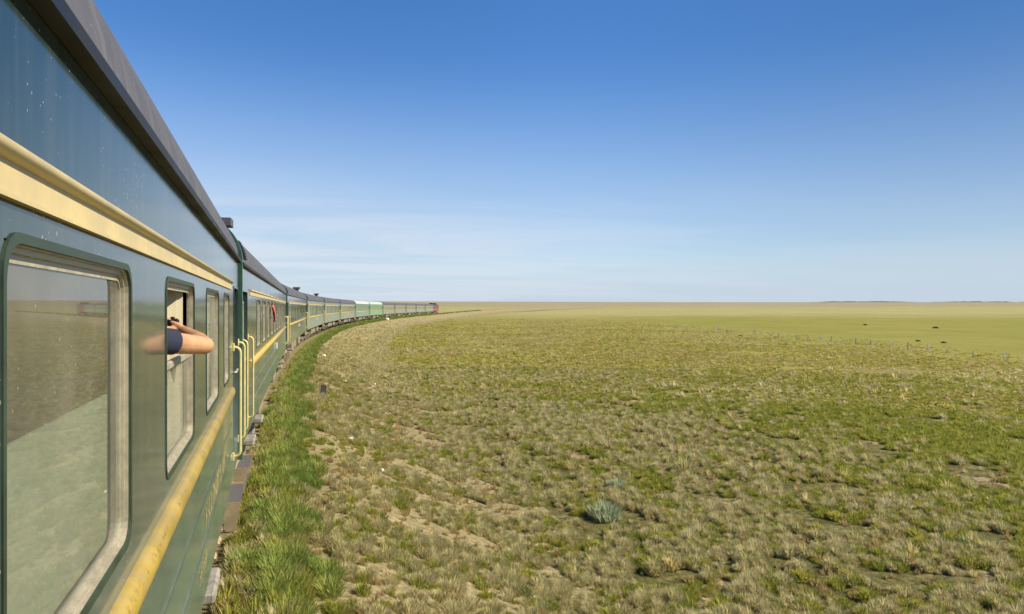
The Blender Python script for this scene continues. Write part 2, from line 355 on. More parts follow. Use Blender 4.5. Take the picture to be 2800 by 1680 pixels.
    t.links.new(noise(t, P, 3.2, 9, .7), bp.inputs['Height']); t.links.new(bp.outputs[0], b.inputs['Normal'])
    return m
m_ground = ground_mat('steppe_ground', False); m_slope = ground_mat('slope_ground', True)
gm = bpy.data.meshes.new('ground'); gm.from_pydata(vs, [], fs); gm.polygons.foreach_set('use_smooth', [True] * len(fs)); gm.materials.append(m_ground); gm.update()
go = bpy.data.objects.new('ground', gm); C.objects.link(go); tag(go, kind='structure')
# embankment, a strip that follows the curve (cross-section r -> z)
SEC = [(-12, GZ - .6), (-8.2, GZ + .02), (-6.5, -1.55), (-3.2, -.52), (-2.6, -.42), (-2.0, -.22), (2.0, -.22), (2.55, -.42), (3.15, -.55), (4.6, -1.25), (6.4, -2.0), (8.4, GZ + .03), (12, GZ - .6)]
sr = np.array([a for a, _ in SEC]); sz = np.array([b for _, b in SEC])
def bank_z(r): return np.interp(r, sr, sz)
ss = list(np.arange(-120, 300, 1.5)) + list(np.arange(300, 1450, 8))
mb = MB(); RS = np.unique(np.concatenate([sr, np.linspace(-8, 8.4, 34)]))
vs = []
for s in ss:
    x, y, h = at_s(s)
    for r in RS:
        jz = .028 * math.sin(s * .9 + r * 1.7) * math.sin(r * 2.3 - s * .37) * (1 if 2.6 < abs(r) < 8 else .3)
        fade = max(0, (s - 330) / 1100); vs.append((x + r * math.cos(h), y - r * math.sin(h), float(bank_z(r)) + jz + fade * 6))
n = len(RS); mb.add(vs, [(i * n + j, (i + 1) * n + j, (i + 1) * n + j + 1, i * n + j + 1) for i in range(len(ss) - 1) for j in range(n - 1)], True)
bank = mb.build('embankment', m_slope); tag(bank, kind='structure')
# rails and sleepers
for r in (-.7175, .7175):
    vs = []; prof = [(-.07, -.17), (.07, -.17), (.02, -.13), (.02, -.04), (.036, -.03), (.036, 0), (-.036, 0), (-.036, -.03), (-.02, -.04), (-.02, -.13)]
    mb = MB(); sl_ = np.arange(-40, 420, 1.0)
    for s in sl_:
        x, y, h = at_s(s)
        for a, z in prof: vs.append((x + (r + a) * math.cos(h), y - (r + a) * math.sin(h), z))
    n = len(prof); mb.add(vs, [(i * n + j, (i + 1) * n + j, (i + 1) * n + (j + 1) % n, i * n + (j + 1) % n) for i in range(len(sl_) - 1) for j in range(n)])
    o = mb.build('rail', m_rail)
    tag(o, 'rusty steel rail under the train, on the side nearer the open slope' if r > 0 else 'rusty steel rail under the train, on its far side', 'rail', 'rails under the train')
mb = MB(); mb.bbox(-1.3, 1.3, -.13, .13, -.36, -.165, .03); slp = mb.build('sleeper', m_slp)
tag(slp, 'sandy concrete sleeper end showing beneath the nearest carriage', 'sleeper', 'sleepers under the nearest carriage')
for i, s in enumerate(np.arange(1.5, 16, .62)):
    o = slp if i == 0 else slp.copy()
    if i: C.objects.link(o)
    x, y, h = at_s(s); o.location = (x, y, 0); o.rotation_euler = (0, 0, -h)

# ------------------------------------------------------------------ passenger carriage
L = 24.1; HW = 1.55; PITCH = 24.55
ZB, ZG = 1.064, 3.563
WZ0, WZ1, SASH = 2.245, 3.086, 2.71
roof = [(HW + .02, ZG + .005)]
for k in range(0, 8): a = R(9 * k + 4); roof.append((HW - .55 * (1 - math.cos(a)) + .005, ZG + .6 * math.sin(a)))
roof += [(.95, 4.20), (.55, 4.255), (0, 4.275)]
roof = roof + [(-x, z) for x, z in reversed(roof[:-1])]
FE = L / 2                                       # front end, local y
WINS = [(FE - 2.70, FE - 1.98)] + [(FE - 4.43 - 1.83 * k, FE - 3.36 - 1.83 * k) for k in range(10)]
DOORS = [(FE - 1.12, FE - .24), (-FE + .24, -FE + 1.12)]
DZ0, DZ1 = 1.30, 3.20
def side_panel(mb, x, wins, doors):
    holes = [(a, b, WZ0, WZ1) for a, b in wins] + [(a, b, DZ0, DZ1) for a, b in doors]
    ys = sorted({-FE, FE} | {v for h in holes for v in h[:2]}); zs = sorted({ZB, ZG} | {v for h in holes for v in h[2:]})
    for i in range(len(ys) - 1):
        for j in range(len(zs) - 1):
            cy, cz = (ys[i] + ys[i + 1]) / 2, (zs[j] + zs[j + 1]) / 2
            if any(a < cy < b and c < cz < d for a, b, c, d in holes): continue
            mb.add([(x, ys[i], zs[j]), (x, ys[i + 1], zs[j]), (x, ys[i + 1], zs[j + 1]), (x, ys[i], zs[j + 1])], [(0, 1, 2, 3)])
def halfround(mb, y0, y1, z0, z1, x, prot, n=8):
    zc, hz = (z0 + z1) / 2, (z1 - z0) / 2
    mb.prism([(x - .01, z0)] + [(x + prot * math.cos(R(-90 + 180 * k / n)), zc + hz * math.sin(R(-90 + 180 * k / n))) for k in range(n + 1)] + [(x - .01, z1)], y0, y1, True, True)

def curtain_mb(y0, y1, x, z0, z1, folds=5, amp=.02, xe=None):
    mb = MB(); n = folds * 6; vs = []
    for i in range(n + 1):
        y = y0 + (y1 - y0) * i / n; xx = x + ((x if xe is None else xe) - x) * i / n + amp * math.sin(2 * math.pi * folds * i / n)
        vs += [(xx, y, z0), (xx, y, (z0 + z1) / 2), (xx, y, z1)]
    mb.add(vs, [(i * 3 + k, i * 3 + 3 + k, i * 3 + 4 + k, i * 3 + 1 + k) for i in range(n) for k in range(2)], True); return mb

def make_window(root, y0, y1, style, full=True):
    """style: blind | clear | open | half"""
    mb = MB(); zb, zt = WZ0, WZ1
    ring(mb, rrect(y0 - .012, y1 + .014, zb - .016, zt + .016, .078), rrect(y0 + .003, y1 - .003, zb + .003, zt - .003, .07), HW - .004, HW + .004)
    fl = mb.build('window', m_flange, root)
    if not full:
        mb = MB(); mb.add([(HW - .015, y0, zb), (HW - .015, y1, zb), (HW - .015, y1, zt), (HW - .015, y0, zt)], [(0, 1, 2, 3)]); mb.build('pane', m_glass, fl)
        mb = MB(); mb.box(HW - .03, HW - .02, y0, y1, zb, zt); mb.build('blind', m_curt, fl)
        return fl
    mb = MB()                                                      # aluminium sash with stepped section and a mid rail
    ring(mb, rrect(y0 - .015, y1 + .015, zb - .015, zt + .015, .07), rrect(y0 + .006, y1 - .006, zb + .006, zt - .006, .066), HW - .034, HW - .0045)
    ring(mb, rrect(y0, y1, zb, zt, .066), rrect(y0 + .012, y1 - .014, zb + .014, zt - .018, .055), HW - .027, HW - .015)
    ring(mb, rrect(y0 + .010, y1 - .012, zb + .012, zt - .016, .055), rrect(y0 + .02, y1 - .020, zb + .024, zt - .036, .04), HW - .036, HW - .025)
    if style == 'open': mb.bbox(HW - .034, HW - .008, y0 + .012, y1 - .02, SASH - .02, SASH + .016, .006)
    elif style == 'blind': mb.bbox(HW - .042, HW - .033, y0 + .03, y1 - .04, SASH - .006, SASH + .006, .002)
    mb.build('sash_frame', m_alu, fl)
    xg = HW - .029
    def pane(za, zb2, nm):
        mb = MB(); mb.add([(xg, y0 + .012, za), (xg, y1 - .014, za), (xg, y1 - .014, zb2), (xg, y0 + .012, zb2)], [(0, 1, 2, 3)]); mb.build(nm, m_glass if style == 'clear' else m_glass_d, fl)
    pane(zb + .016, SASH - .006, 'lower_pane')
    if style != 'open': pane(SASH + .006 if style == 'blind' else SASH - .0058, zt - .034, 'upper_pane')
    if style == 'blind': curtain_mb(y0 - .05, y1 + .10, HW - .075, zb, zt - .03, 14, .005).build('blind', m_blind, fl)
    if style in ('clear', 'open'):
        mb = MB(); mb.box(HW - .072, HW - .062, y0 - .05, y1 + .10, zb + .005, SASH - .012); mb.build('lower_board', m_blindg if style == 'clear' else m_blind, fl)
        (curtain_mb(y1 - .66, y1 - .07, HW - .36, zb, zt + .1, 7, .014, HW - .05).build('curtain', m_curt, fl) if style == 'open' else None)
    return fl

def wheel_set(mb, y, ztop):
    for x in (-.75, .75):
        mb.tube([(x - .065, y, .46), (x + .065, y, .46)], .455, 24); mb.tube([(x - .085 * (1 if x > 0 else -1), y, .46), (x - .06 * (1 if x > 0 else -1), y, .46)], .485, 24)
    mb.tube([(-1.05, y, .46), (1.05, y, .46)], .07, 10)
def bogie(root, yc, mats=(None,)):
    mb = MB()
    for x in (-1.02, 1.02):
        mb.prism([(x - .06, .50), (x + .06, .50), (x + .06, .72), (x - .06, .72)], yc - 1.05, yc + 1.05)
        mb.bbox(x - .07, x + .07, yc - 1.55, yc - .85, .62, .80, .02); mb.bbox(x - .07, x + .07, yc + .85, yc + 1.55, .62, .80, .02)
        for k in (-1, 1): mb.tube([(x, yc + k * .26, .42), (x, yc + k * .26, .9)], .11, 12)
    mb.bbox(-1.1, 1.1, yc - .2, yc + .2, .55, .75, .02)
    b = mb.build('bogie', mats[0] or m_under, root)
    for k in (-1.2, 1.2):
        w_ = MB(); wheel_set(w_, yc + k, 0); w_.build('wheelset', m_wheel, b)
        for x in (-1, 1):
            a = MB()
            x0, x1 = sorted((x * 1.12, x * 1.53))
            a.bbox(x0, x1, yc + k - .30, yc + k + .30, .56, .66, .02); a.bbox(min(x * 1.06, x * 1.36), max(x * 1.06, x * 1.36), yc + k - .17, yc + k + .17, .30, .565, .03)
            a.build('axle_box', m_axle, b)
    return b

def grab_bar(root, y):
    mb = MB(); x0, x1 = HW - .01, HW + .075; z0, z1 = 1.30, 2.52; r = .055
    pts = [(x0, y, z1)] + [(x1 - r + r * math.sin(R(a)), y, z1 - r + r * math.cos(R(a))) for a in (0, 30, 60, 90)] + [(x1 - r + r * math.cos(R(a)), y, z0 + r - r * math.sin(R(a))) for a in (0, 30, 60, 90)] + [(x0, y, z0)]
    mb.tube(pts, .0165, 10)
    for z in (z0, z1): mb.bbox(HW - .004, HW + .014, y - .035, y + .035, z - .045, z + .045, .006)
    mb.build('grab_bar', m_bar, root)
def door(root, y0, y1):
    mb = MB(); x = HW - .05; zw0, zw1 = 2.30, 3.02; a, b = y0 + .17, y1 - .17
    for (p, q, r0, r1) in ((y0, a, DZ0, DZ1), (b, y1, DZ0, DZ1), (a, b, DZ0, zw0), (a, b, zw1, DZ1)): mb.box(x - .03, x, p, q, r0, r1)
    ring(mb, rrect(y0 - .01, y1 + .01, DZ0 - .01, DZ1 + .01, .05), rrect(y0 + .012, y1 - .012, DZ0 + .012, DZ1 - .012, .04), HW - .06, HW + .006)
    d = mb.build('door', m_green, root)
    mb = MB(); ring(mb, rrect(a - .035, b + .035, zw0 - .035, zw1 + .035, .07), rrect(a, b, zw0, zw1, .05), x - .005, x + .014); mb.build('window_frame', m_alu, d)
    mb = MB(); mb.add([(x - .01, a, zw0), (x - .01, b, zw0), (x - .01, b, zw1), (x - .01, a, zw1)], [(0, 1, 2, 3)]); mb.build('pane', m_glass, d)
    mb = MB(); mb.box(x - .07, x - .06, a - .05, b + .05, zw0 - .05, zw1 + .05); mb.build('blind', m_blind, d)
    mb = MB(); mb.tube([(x, y0 + .10, 2.22), (x + .07, y0 + .10, 2.22), (x + .08, y0 + .24, 2.245)], .014, 8); mb.bbox(x, x + .03, y0 + .05, y0 + .15, 2.14, 2.28, .006); mb.build('handle', m_alu, d)
def step(root, y0, y1):
    mb = MB()
    mb.box(HW - .10, HW - .085, y0, y1, .46, ZB)
    for y in (y0, y1 - .012): mb.prism([(HW - .085, .44), (HW + .03, .44), (HW + .07, .72), (HW + .07, .76), (HW - .085, .76)], y, y + .012)
    o = mb.build('entrance_step', m_tan, root)
    mb = MB(); mb.box(HW - .083, HW + .07, y0 + .014, y1 - .014, .715, .735); mb.box(HW - .083, HW + .03, y0 + .014, y1 - .014, .445, .465); mb.build('tread', m_mesh, o)

def make_carriage(styles, full=True, chim=1):
    root = empty('passenger_carriage')
    mb = MB(); side_panel(mb, HW, WINS, DOORS)
    mb.add([(-HW, -FE, ZB), (-HW, FE, ZB), (-HW, FE, ZG), (-HW, -FE, ZG)], [(0, 1, 2, 3)])
    mb.add([(-HW, -FE, ZB), (HW, -FE, ZB), (HW, FE, ZB), (-HW, FE, ZB)], [(0, 1, 2, 3)])
    for z0 in (1.70, 1.42): halfround(mb, -FE + 1.5, FE - 1.5, z0, z0 + .026, HW, .008, 4)
    mb.build('body', m_green, root)
    for s in (-1, 1):
        mb = MB(); loop = [(HW, ZB), (HW, ZG)] + roof[1:-1] + [(-HW, ZG), (-HW, ZB)]
        y = s * FE; mb.prism(loop, min(y, y - s * .05), max(y, y - s * .05))
        mb.bbox(-.55, .55, min(y, y + s * .2), max(y, y + s * .2), 1.25, 3.45, .03)
        mb.build('end_wall', m_end, root)
    mb = MB(); mb.prism(roof, -FE + .004, FE - .004, False, True); mb.build('roof', m_roof, root)
    mb = MB()
    for s in (1, -1):
        xa_, xb_ = s * (HW + .001), s * (HW + .042); mb.prism([(xa_, ZG - .03), (xb_, ZG - .03), (xb_, ZG + .006), (xa_, ZG + .02)], -FE, FE)
    mb.build('gutter', m_gut, root)
    mb = MB(); ya, yb = -FE + 1.6, FE - 1.6
    mb.box(HW - .002, HW + .006, ya, yb, 3.16, 3.222); halfround(mb, ya, yb, 3.216, 3.25, HW, .029); mb.box(HW - .002, HW + .014, ya, yb, 3.152, 3.161)
    mb.build('upper_moulding', m_cream, root)
    mb = MB(); halfround(mb, ya + .02, yb - .02, 2.012, 2.128, HW, .045); mb.build('lower_moulding', m_yel, root)
    # corridor behind the glass
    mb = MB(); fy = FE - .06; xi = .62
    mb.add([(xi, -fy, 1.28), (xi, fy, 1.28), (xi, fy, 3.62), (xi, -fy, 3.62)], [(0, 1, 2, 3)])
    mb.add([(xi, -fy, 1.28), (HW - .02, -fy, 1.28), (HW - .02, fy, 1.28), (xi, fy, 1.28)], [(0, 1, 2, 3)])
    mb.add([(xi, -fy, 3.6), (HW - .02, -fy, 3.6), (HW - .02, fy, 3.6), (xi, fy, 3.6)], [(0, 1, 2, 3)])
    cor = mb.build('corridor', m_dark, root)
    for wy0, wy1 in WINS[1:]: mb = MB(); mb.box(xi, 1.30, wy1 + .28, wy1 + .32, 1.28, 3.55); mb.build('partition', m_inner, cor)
    for (a, b), st in zip(WINS, styles): make_window(root, a, b, st, full)
    for a, b in DOORS: door(root, a, b); step(root, a - .02, b + .08)
    for y in (FE - .12, FE - 1.22, -FE + .12, -FE + 1.22): grab_bar(root, y)
    for yc in (FE - 4.35, -FE + 4.35): bogie(root, yc)
    mb = MB(); mb.bbox(-1.2, 1.2, -FE + .3, FE - .3, .92, 1.06, .02); mb.build('underframe', m_under, root)
    for (y0, y1, x0, x1, z0) in ((-4.6, -2.9, .55, 1.35, .42), (-2.5, -.9, .55, 1.35, .50), (.2, 1.1, .6, 1.3, .38), (2.2, 4.5, .55, 1.38, .45)):
        mb = MB(); mb.bbox(x0, x1, y0, y1, z0, .93, .02); mb.build('equipment_box', m_box, root)
    mb = MB(); mb.bbox(HW + .002, HW + .04, -.28, -.12, 1.72, 1.90, .006); mb.build('destination_plate', m_sign, root)
    yv = -FE + .45; mb = MB()
    a0, a1 = R(9), R(32); pz = lambda a: (HW - .55 * (1 - math.cos(a)) + .006, ZG + .6 * math.sin(a))
    for k in range(7):
        aa = a0 + (a1 - a0) * k / 6; x, z = pz(aa); mb.box(x - .004, x + .02, yv, yv + .42, z, z + .022)
    mb.build('roof_louvre', m_gut, root)
    mb = MB(); cyy = -FE + 3.6 if chim == 1 else FE - 4.0; cz = 4.43 if chim == 1 else 4.33; cw = .16 if chim == 1 else .26
    mb.tube([(.95, cyy, 4.1), (.95, cyy, cz + .02)], .085 if chim == 1 else .16, 14); mb.bbox(.95 - cw, .95 + cw, cyy - .2, cyy + .2, cz, cz + .15, .01)
    mb.build('chimney', m_roof, root)
    # dummy bellows collar at the rear end, as deep as the body
    mb = MB(); sc_ = lambda p: (p[0] + (.032 if p[0] > 0 else -.032) * min(1, abs(p[0]) / 1.0), p[1] + (.004 if p[1] > 3.6 else 0))
    loop = [sc_(p) for p in [(HW, ZB - .12), (HW, ZG)] + roof[1:-1] + [(-HW, ZG), (-HW, ZB - .12)]]
    mb.prism(loop, -FE - .10, -FE - .02); mb.build('end_collar', m_end, root)
    return root

J = [at_s(-PITCH / 2 + PITCH * k)[:2] for k in range(16)]
def place(o, k, shift=.0):
    (x0, y0), (x1, y1) = J[k], J[k + 1]; h = math.atan2(x1 - x0, y1 - y0)
    o.location = ((x0 + x1) / 2, (y0 + y1) / 2, 0); o.rotation_euler = (0, 0, -h)
STY = ['blind', 'blind', 'open', 'clear', 'blind', 'clear', 'blind', 'blind', 'clear', 'blind', 'clear']
c1 = make_carriage(STY)
STY2 = ['blind', 'blind', 'clear', 'blind', 'blind', 'open', 'open', 'open', 'blind', 'blind', 'blind']
c2 = make_carriage(STY2); far = make_carriage(['blind'] * 11, full=False, chim=-1)
GR = 'green passenger carriages of the train'
tag(c1, 'nearest dusty green carriage, an arm and camera sticking out of its window', 'train carriage', GR)
tag(c2, 'dusty green carriage with a red cloth hanging out of its window', 'train carriage', GR)
LAB = ['green carriage just ahead of the one with the red cloth, small chimney on its roof', 'dull green carriage, fourth from the viewer, chimney by its far end', 'greyish green carriage, fifth from the viewer, under a dark grey roof',
       'dark grey-roofed carriage coupled right behind the white-roofed teal carriage', 'teal green carriage with a white roof and pale stripe', 'bright grass-green carriage with a white roof, brightest in the train',
       'dull green carriage coupled right ahead of the bright grass-green one', 'dull green carriage, second ahead of the bright grass-green one', 'dull green carriage, third behind the red locomotive', 'dull green carriage, second behind the red locomotive', 'short-looking carriage with a pale stripe, coupled to the red locomotive']
place(c1, 0); place(c2, 1)
def recolour(root, mapping):
    for o in root.children_recursive:
        if o.type == 'MESH' and o.data.materials and o.data.materials[0] in mapping:
            o.material_slots[0].link = 'OBJECT'; o.material_slots[0].material = mapping[o.data.materials[0]]
for k, lb in enumerate(LAB):
    o = far if k == 0 else copy_tree(far if k < 3 else nochim)
    if k == 2:
        for ch in list(o.children):
            if ch.name.startswith('chimney'): bpy.data.objects.remove(ch)
    if k == 2: nochim = o
    place(o, k + 2); tag(o, lb, 'train carriage', GR)
    if k in (1, 2, 3): recolour(o, {m_green: m_green2})
    if k == 4: recolour(o, {m_green: m_teal, m_roof: m_white, m_cream: m_teal, m_yel: m_cream, m_flange: m_teal})
    if k == 5: recolour(o, {m_green: m_bright, m_roof: m_white, m_cream: m_bright, m_flange: m_bright, m_blind: m_bright})
    if k >= 6: recolour(o, {m_green: m_green2})
# lettering on the lower side of the nearest carriage (too oblique to read: strokes only)
mb = MB(); y = FE - 4.5
for wd in (4, 7, 3):
    for i in range(wd):
        hgt = .13; mb.box(HW + .001, HW + .004, y, y + .022, 1.50, 1.50 + hgt)
        zz = 1.50 + random.choice((0, .055, .108)); mb.box(HW + .001, HW + .004, y + .0225, y + .075, zz, zz + .022)
        if random.random() < .6: mb.box(HW + .001, HW + .004, y + .0755, y + .096, 1.50 + random.choice((0, .08)), 1.50 + hgt)
        y += .125
    y += .09
y = FE - 4.9
for i in range(6): mb.box(HW + .001, HW + .004, y, y + .02, 1.26, 1.35); mb.box(HW + .001, HW + .004, y + .0205, y + .05, 1.30, 1.315); y += .085
mb.build('lettering', m_text, c1)
# red cloth out of the third open window of the second carriage
def red_cloth():
    a, b = WINS[7]; mb = MB(); vs = []; n = 14; m = 10
    for i in range(n + 1):
        for j in range(m + 1):
            u, v = i / n, j / m; vs.append((HW + .02 + .09 * v * (1.6 - v) + .025 * math.sin(u * 12 + v * 2), a + .15 + (b - a - .5) * u, 3.0 - .40 * v - .03 * math.sin(u * 7)))
    mb.add(vs, [(i * (m + 1) + j, i * (m + 1) + j + 1, (i + 1) * (m + 1) + j + 1, (i + 1) * (m + 1) + j) for i in range(n) for j in range(m)], True)
    o = mb.build('window_curtain', m_red); sol = o.modifiers.new('s', 'SOLIDIFY'); sol.thickness = .006
    o.location = c2.location; o.rotation_euler = c2.rotation_euler
    tag(o, 'red cloth curtain blown out of an open window of the second carriage', 'curtain')
red_cloth()

# ------------------------------------------------------------------ locomotive
lo = empty('locomotive'); LL = 17.0; hl = LL / 2
prof = [(1.5, 1.15), (1.52, 3.45)] + [(-1.52, 3.45), (-1.5, 1.15)]
mb = MB(); mb.prism(prof, -hl, hl - .5); mb.prism([(1.4, 1.15), (1.42, 2.5), (-1.42, 2.5), (-1.4, 1.15)], hl - .5, hl); mb.build('body', m_loco, lo)
mb = MB(); mb.prism([(1.53, 3.45), (1.42, 3.85), (1.0, 4.12), (0, 4.22), (-1.0, 4.12), (-1.42, 3.85), (-1.53, 3.45)], -hl, hl - .4); mb.build('roof', m_locor, lo)
for y in (-4.6, 5.2):
    mb = MB(); mb.bbox(-.8, .8, y - .9, y + .9, 4.15, 4.75, .05); mb.build('exhaust_stack', m_locor, lo)
for y0, y1 in ((-7.6, -6.6), (hl - 2.6, hl - 1.4)):
    mb = MB(); mb.box(1.5, 1.535, y0, y1, 2.5, 3.3); mb.build('side_window', m_lens, lo)
mb = MB(); mb.box(1.51, 1.53, -hl + .2, hl - .7, 1.75, 1.95); mb.build('waist_stripe', mat('loco_stripe', (.36, .19, .11), rough=.5), lo)
mb = MB(); mb.box(-1.25, 1.25, hl - .02, hl + .0, 2.55, 3.35); mb.build('windscreen', m_lens, lo, None)
for yc in (-hl + 3.4, hl - 3.6): bogie(lo, yc, (m_locou,))
mb = MB(); mb.bbox(-1.3, 1.3, -2.4, 2.4, .4, 1.14, .05); mb.build('fuel_tank', m_locou, lo)
s_end = -PITCH / 2 + PITCH * 13
xa, ya_, _ = at_s(s_end + .2); xb, yb_, _ = at_s(s_end + LL); lo.location = ((xa + xb) / 2, (ya_ + yb_) / 2, 0); lo.rotation_euler = (0, 0, -math.atan2(xb - xa, yb_ - ya_))
tag(lo, 'red locomotive with a dark roof at the head of the curving train', 'locomotive')

# ------------------------------------------------------------------ person at the open window
WALL = -.43
def capsule(mb, a, b, ra, rb, n=14):
    a, b = Vector(a), Vector(b); d = (b - a); l = max(d.length, 1e-5); t = d / l
    pts = []; rs = []
    for k in range(4): g = R(88 - 88 * k / 4); pts.append(a - t * ra * math.sin(g)); rs.append(max(ra * math.cos(g), .0006))
    pts.append(a); rs.append(ra); pts.append(b); rs.append(rb)
    for k in range(1, 5): g = R(88 * k / 4); pts.append(b + t * rb * math.sin(g)); rs.append(max(rb * math.cos(g), .0006))
    mb.tube(pts, rs, n)
def W(p, y, z): return Vector((WALL + p, y, z))
per = empty('person', W(-.30, 3.27, 1.28))
def remesh(mb, name, m, vox, smooth=3, parent=per):
    o = mb.build(name, m); r = o.modifiers.new('r', 'REMESH'); r.mode = 'VOXEL'; r.voxel_size = vox; r.use_smooth_shade = True
    s = o.modifiers.new('s', 'SMOOTH'); s.iterations = smooth; s.factor = .5
    o.parent = parent; o.matrix_parent_inverse = Matrix.Translation(-parent.location); return o
sh_r, el_r, wr_r = W(-.09, 3.33, 2.83), W(.115, 3.60, 2.785), W(-.002, 3.80, 2.848)
sh_l, el_l, wr_l = W(-.50, 3.31, 2.80), W(-.47, 3.56, 2.66), W(-.215, 3.74, 2.865)
body = MB()
capsule(body, W(-.30, 3.25, 2.30), W(-.30, 3.27, 2.68), .15, .145)
capsule(body, W(-.30, 3.27, 2.72), W(-.30, 3.31, 2.90), .062, .058)           # neck
capsule(body, W(-.29, 3.33, 2.985), W(-.29, 3.375, 2.955), .088, .072)         # skull, face
capsule(body, W(-.29, 3.31, 3.02), W(-.29, 3.34, 3.02), .09, .088)
capsule(body, W(-.29, 3.40, 2.90), W(-.29, 3.39, 2.89), .048, .042)            # jaw
capsule(body, W(-.29, 3.443, 2.975), W(-.29, 3.458, 2.955), .010, .015)        # nose
capsule(body, W(-.305, 3.432, 2.918), W(-.275, 3.432, 2.918), .010, .010)       # mouth
for s in (-1, 1):
    capsule(body, W(-.29 + s * .088, 3.325, 2.985), W(-.29 + s * .094, 3.31, 2.955), .018, .012)
    capsule(body, W(-.30 + s * .04, 3.27, 2.74), sh_r if s > 0 else sh_l, .07, .062)
for sh, el, wr in ((sh_r, el_r, wr_r), (sh_l, el_l, wr_l)):
    m1 = sh.lerp(el, .55) + Vector((0, 0, -.004)); capsule(body, sh, m1, .056, .050); capsule(body, m1, el, .050, .043)
    capsule(body, el, el + (wr - el) * .28, .043, .045); capsule(body, el + (wr - el) * .28, wr, .046, .029)
def hand(wr, d, side, back, thumb_dir, curl):
    d, side = Vector(d).normalized(), Vector(side).normalized(); back = Vector(back).normalized()
    for k in range(4):
        off = (k - 1.5) * .020; b = wr + d * (.082 - abs(k - 1.2) * .004) + side * off
        capsule(body, wr + d * .012 + side * off * .6, b, .016, .0125, 10)
        ln = (.040, .046, .043, .034)[k]; p = b; ang = 0; rr_ = .0095
        for j in range(3):
            ang += R(curl[j] + (k - 1.5) * 4); q = p + (d * math.cos(ang) - back * math.sin(ang)) * ln * (1, .68, .55)[j]
            capsule(body, p, q, rr_, rr_ * .9, 10); p = q; rr_ *= .9
    t0 = wr + d * .03 + Vector(thumb_dir) * .028; t1 = t0 + Vector(thumb_dir) * .028 + d * .022; t2 = t1 + Vector(thumb_dir) * .008 + d * .03
    capsule(body, wr + d * .012, t0, .016, .014, 10); capsule(body, t0, t1, .0125, .011, 10); capsule(body, t1, t2, .011, .009, 10)
CAMP = W(-.105, 3.81, 2.878)
hand(wr_r, (-.35, .10, .16), (0, -.35, .95), (.30, .95, .2), Vector((-.75, -.6, .0)).normalized(), (30, 45, 35))
hand(wr_l, (.45, .25, .12), (0, -.4, .9), (-.2, .95, .1), Vector((.6, -.6, .3)).normalized(), (30, 45, 35))
capsule(body, W(-.21, 3.24, 2.22), W(-.20, 3.26, 1.78), .085, .062); capsule(body, W(-.39, 3.24, 2.22), W(-.40, 3.26, 1.78), .085, .062)
capsule(body, W(-.20, 3.26, 1.78), W(-.20, 3.22, 1.36), .058, .04); capsule(body, W(-.40, 3.26, 1.78), W(-.40, 3.22, 1.36), .058, .04)
for x in (-.2, -.4): capsule(body, W(x, 3.22, 1.325), W(x, 3.40, 1.31), .042, .03)
bo = remesh(body, 'body', m_skin, .0055)
tee = MB()
capsule(tee, W(-.30, 3.25, 2.28), W(-.30, 3.27, 2.68), .165, .16); capsule(tee, W(-.30, 3.26, 2.12), W(-.30, 3.25, 2.35), .16, .165)
for s, sh, el in ((1, sh_r, el_r), (-1, sh_l, el_l)):
    capsule(tee, W(-.30 + s * .05, 3.27, 2.735), sh, .078, .072); d = (el - sh)
    e = sh + d * .42; pts = [sh, sh.lerp(e, .4), sh.lerp(e, .75), e, e + d.normalized() * .004]; tee.tube(pts, [.068, .063, .060, .0605, .056], 20)
remesh(tee, 'tee_shirt', m_navy, .0055, 2)
tr = MB(); capsule(tr, W(-.30, 3.25, 2.22), W(-.30, 3.25, 2.12), .155, .15)
for x in (-.205, -.395): capsule(tr, W(x, 3.24, 2.15), W(x, 3.26, 1.78), .10, .078); capsule(tr, W(x, 3.26, 1.78), W(x, 3.22, 1.40), .076, .06)
remesh(tr, 'trousers', m_jean, .012, 3)
hr = MB(); capsule(hr, W(-.29, 3.295, 3.03), W(-.29, 3.335, 3.035), .097, .093); capsule(hr, W(-.29, 3.27, 2.97), W(-.29, 3.29, 3.0), .075, .088); remesh(hr, 'hair', m_hair, .009, 2)
for s in (-1, 1):
    e = MB(); capsule(e, W(-.29 + s * .032, 3.432, 2.983), W(-.29 + s * .0325, 3.434, 2.983), .011, .011, 10); eo = e.build('eye', m_lens); eo.parent = per; eo.matrix_parent_inverse = Matrix.Translation(-per.location)
tag(per, 'person in a navy short-sleeved top resting a bare elbow out of the window', 'person')
cr = empty('compact_camera', CAMP)
mb = MB(); mb.bbox(-.085, .085, -.016, .016, -.03, .034, .008); mb.build('camera_body', m_cam, cr)
mb = MB(); mb.tube([(-.01, .016, 0), (-.01, .05, 0)], [.028, .025], 20); mb.build('lens_barrel', m_cam, cr)
mb = MB(); mb.bbox(-.035, .045, -.0165, -.0162 - .002, -.022, .02, .0004); mb.tube([(.055, 0, .033), (.055, 0, .043)], .01, 12); mb.build('screen', m_lens, cr)
tag(cr, 'small black camera held up in the hands at the open train window', 'camera')

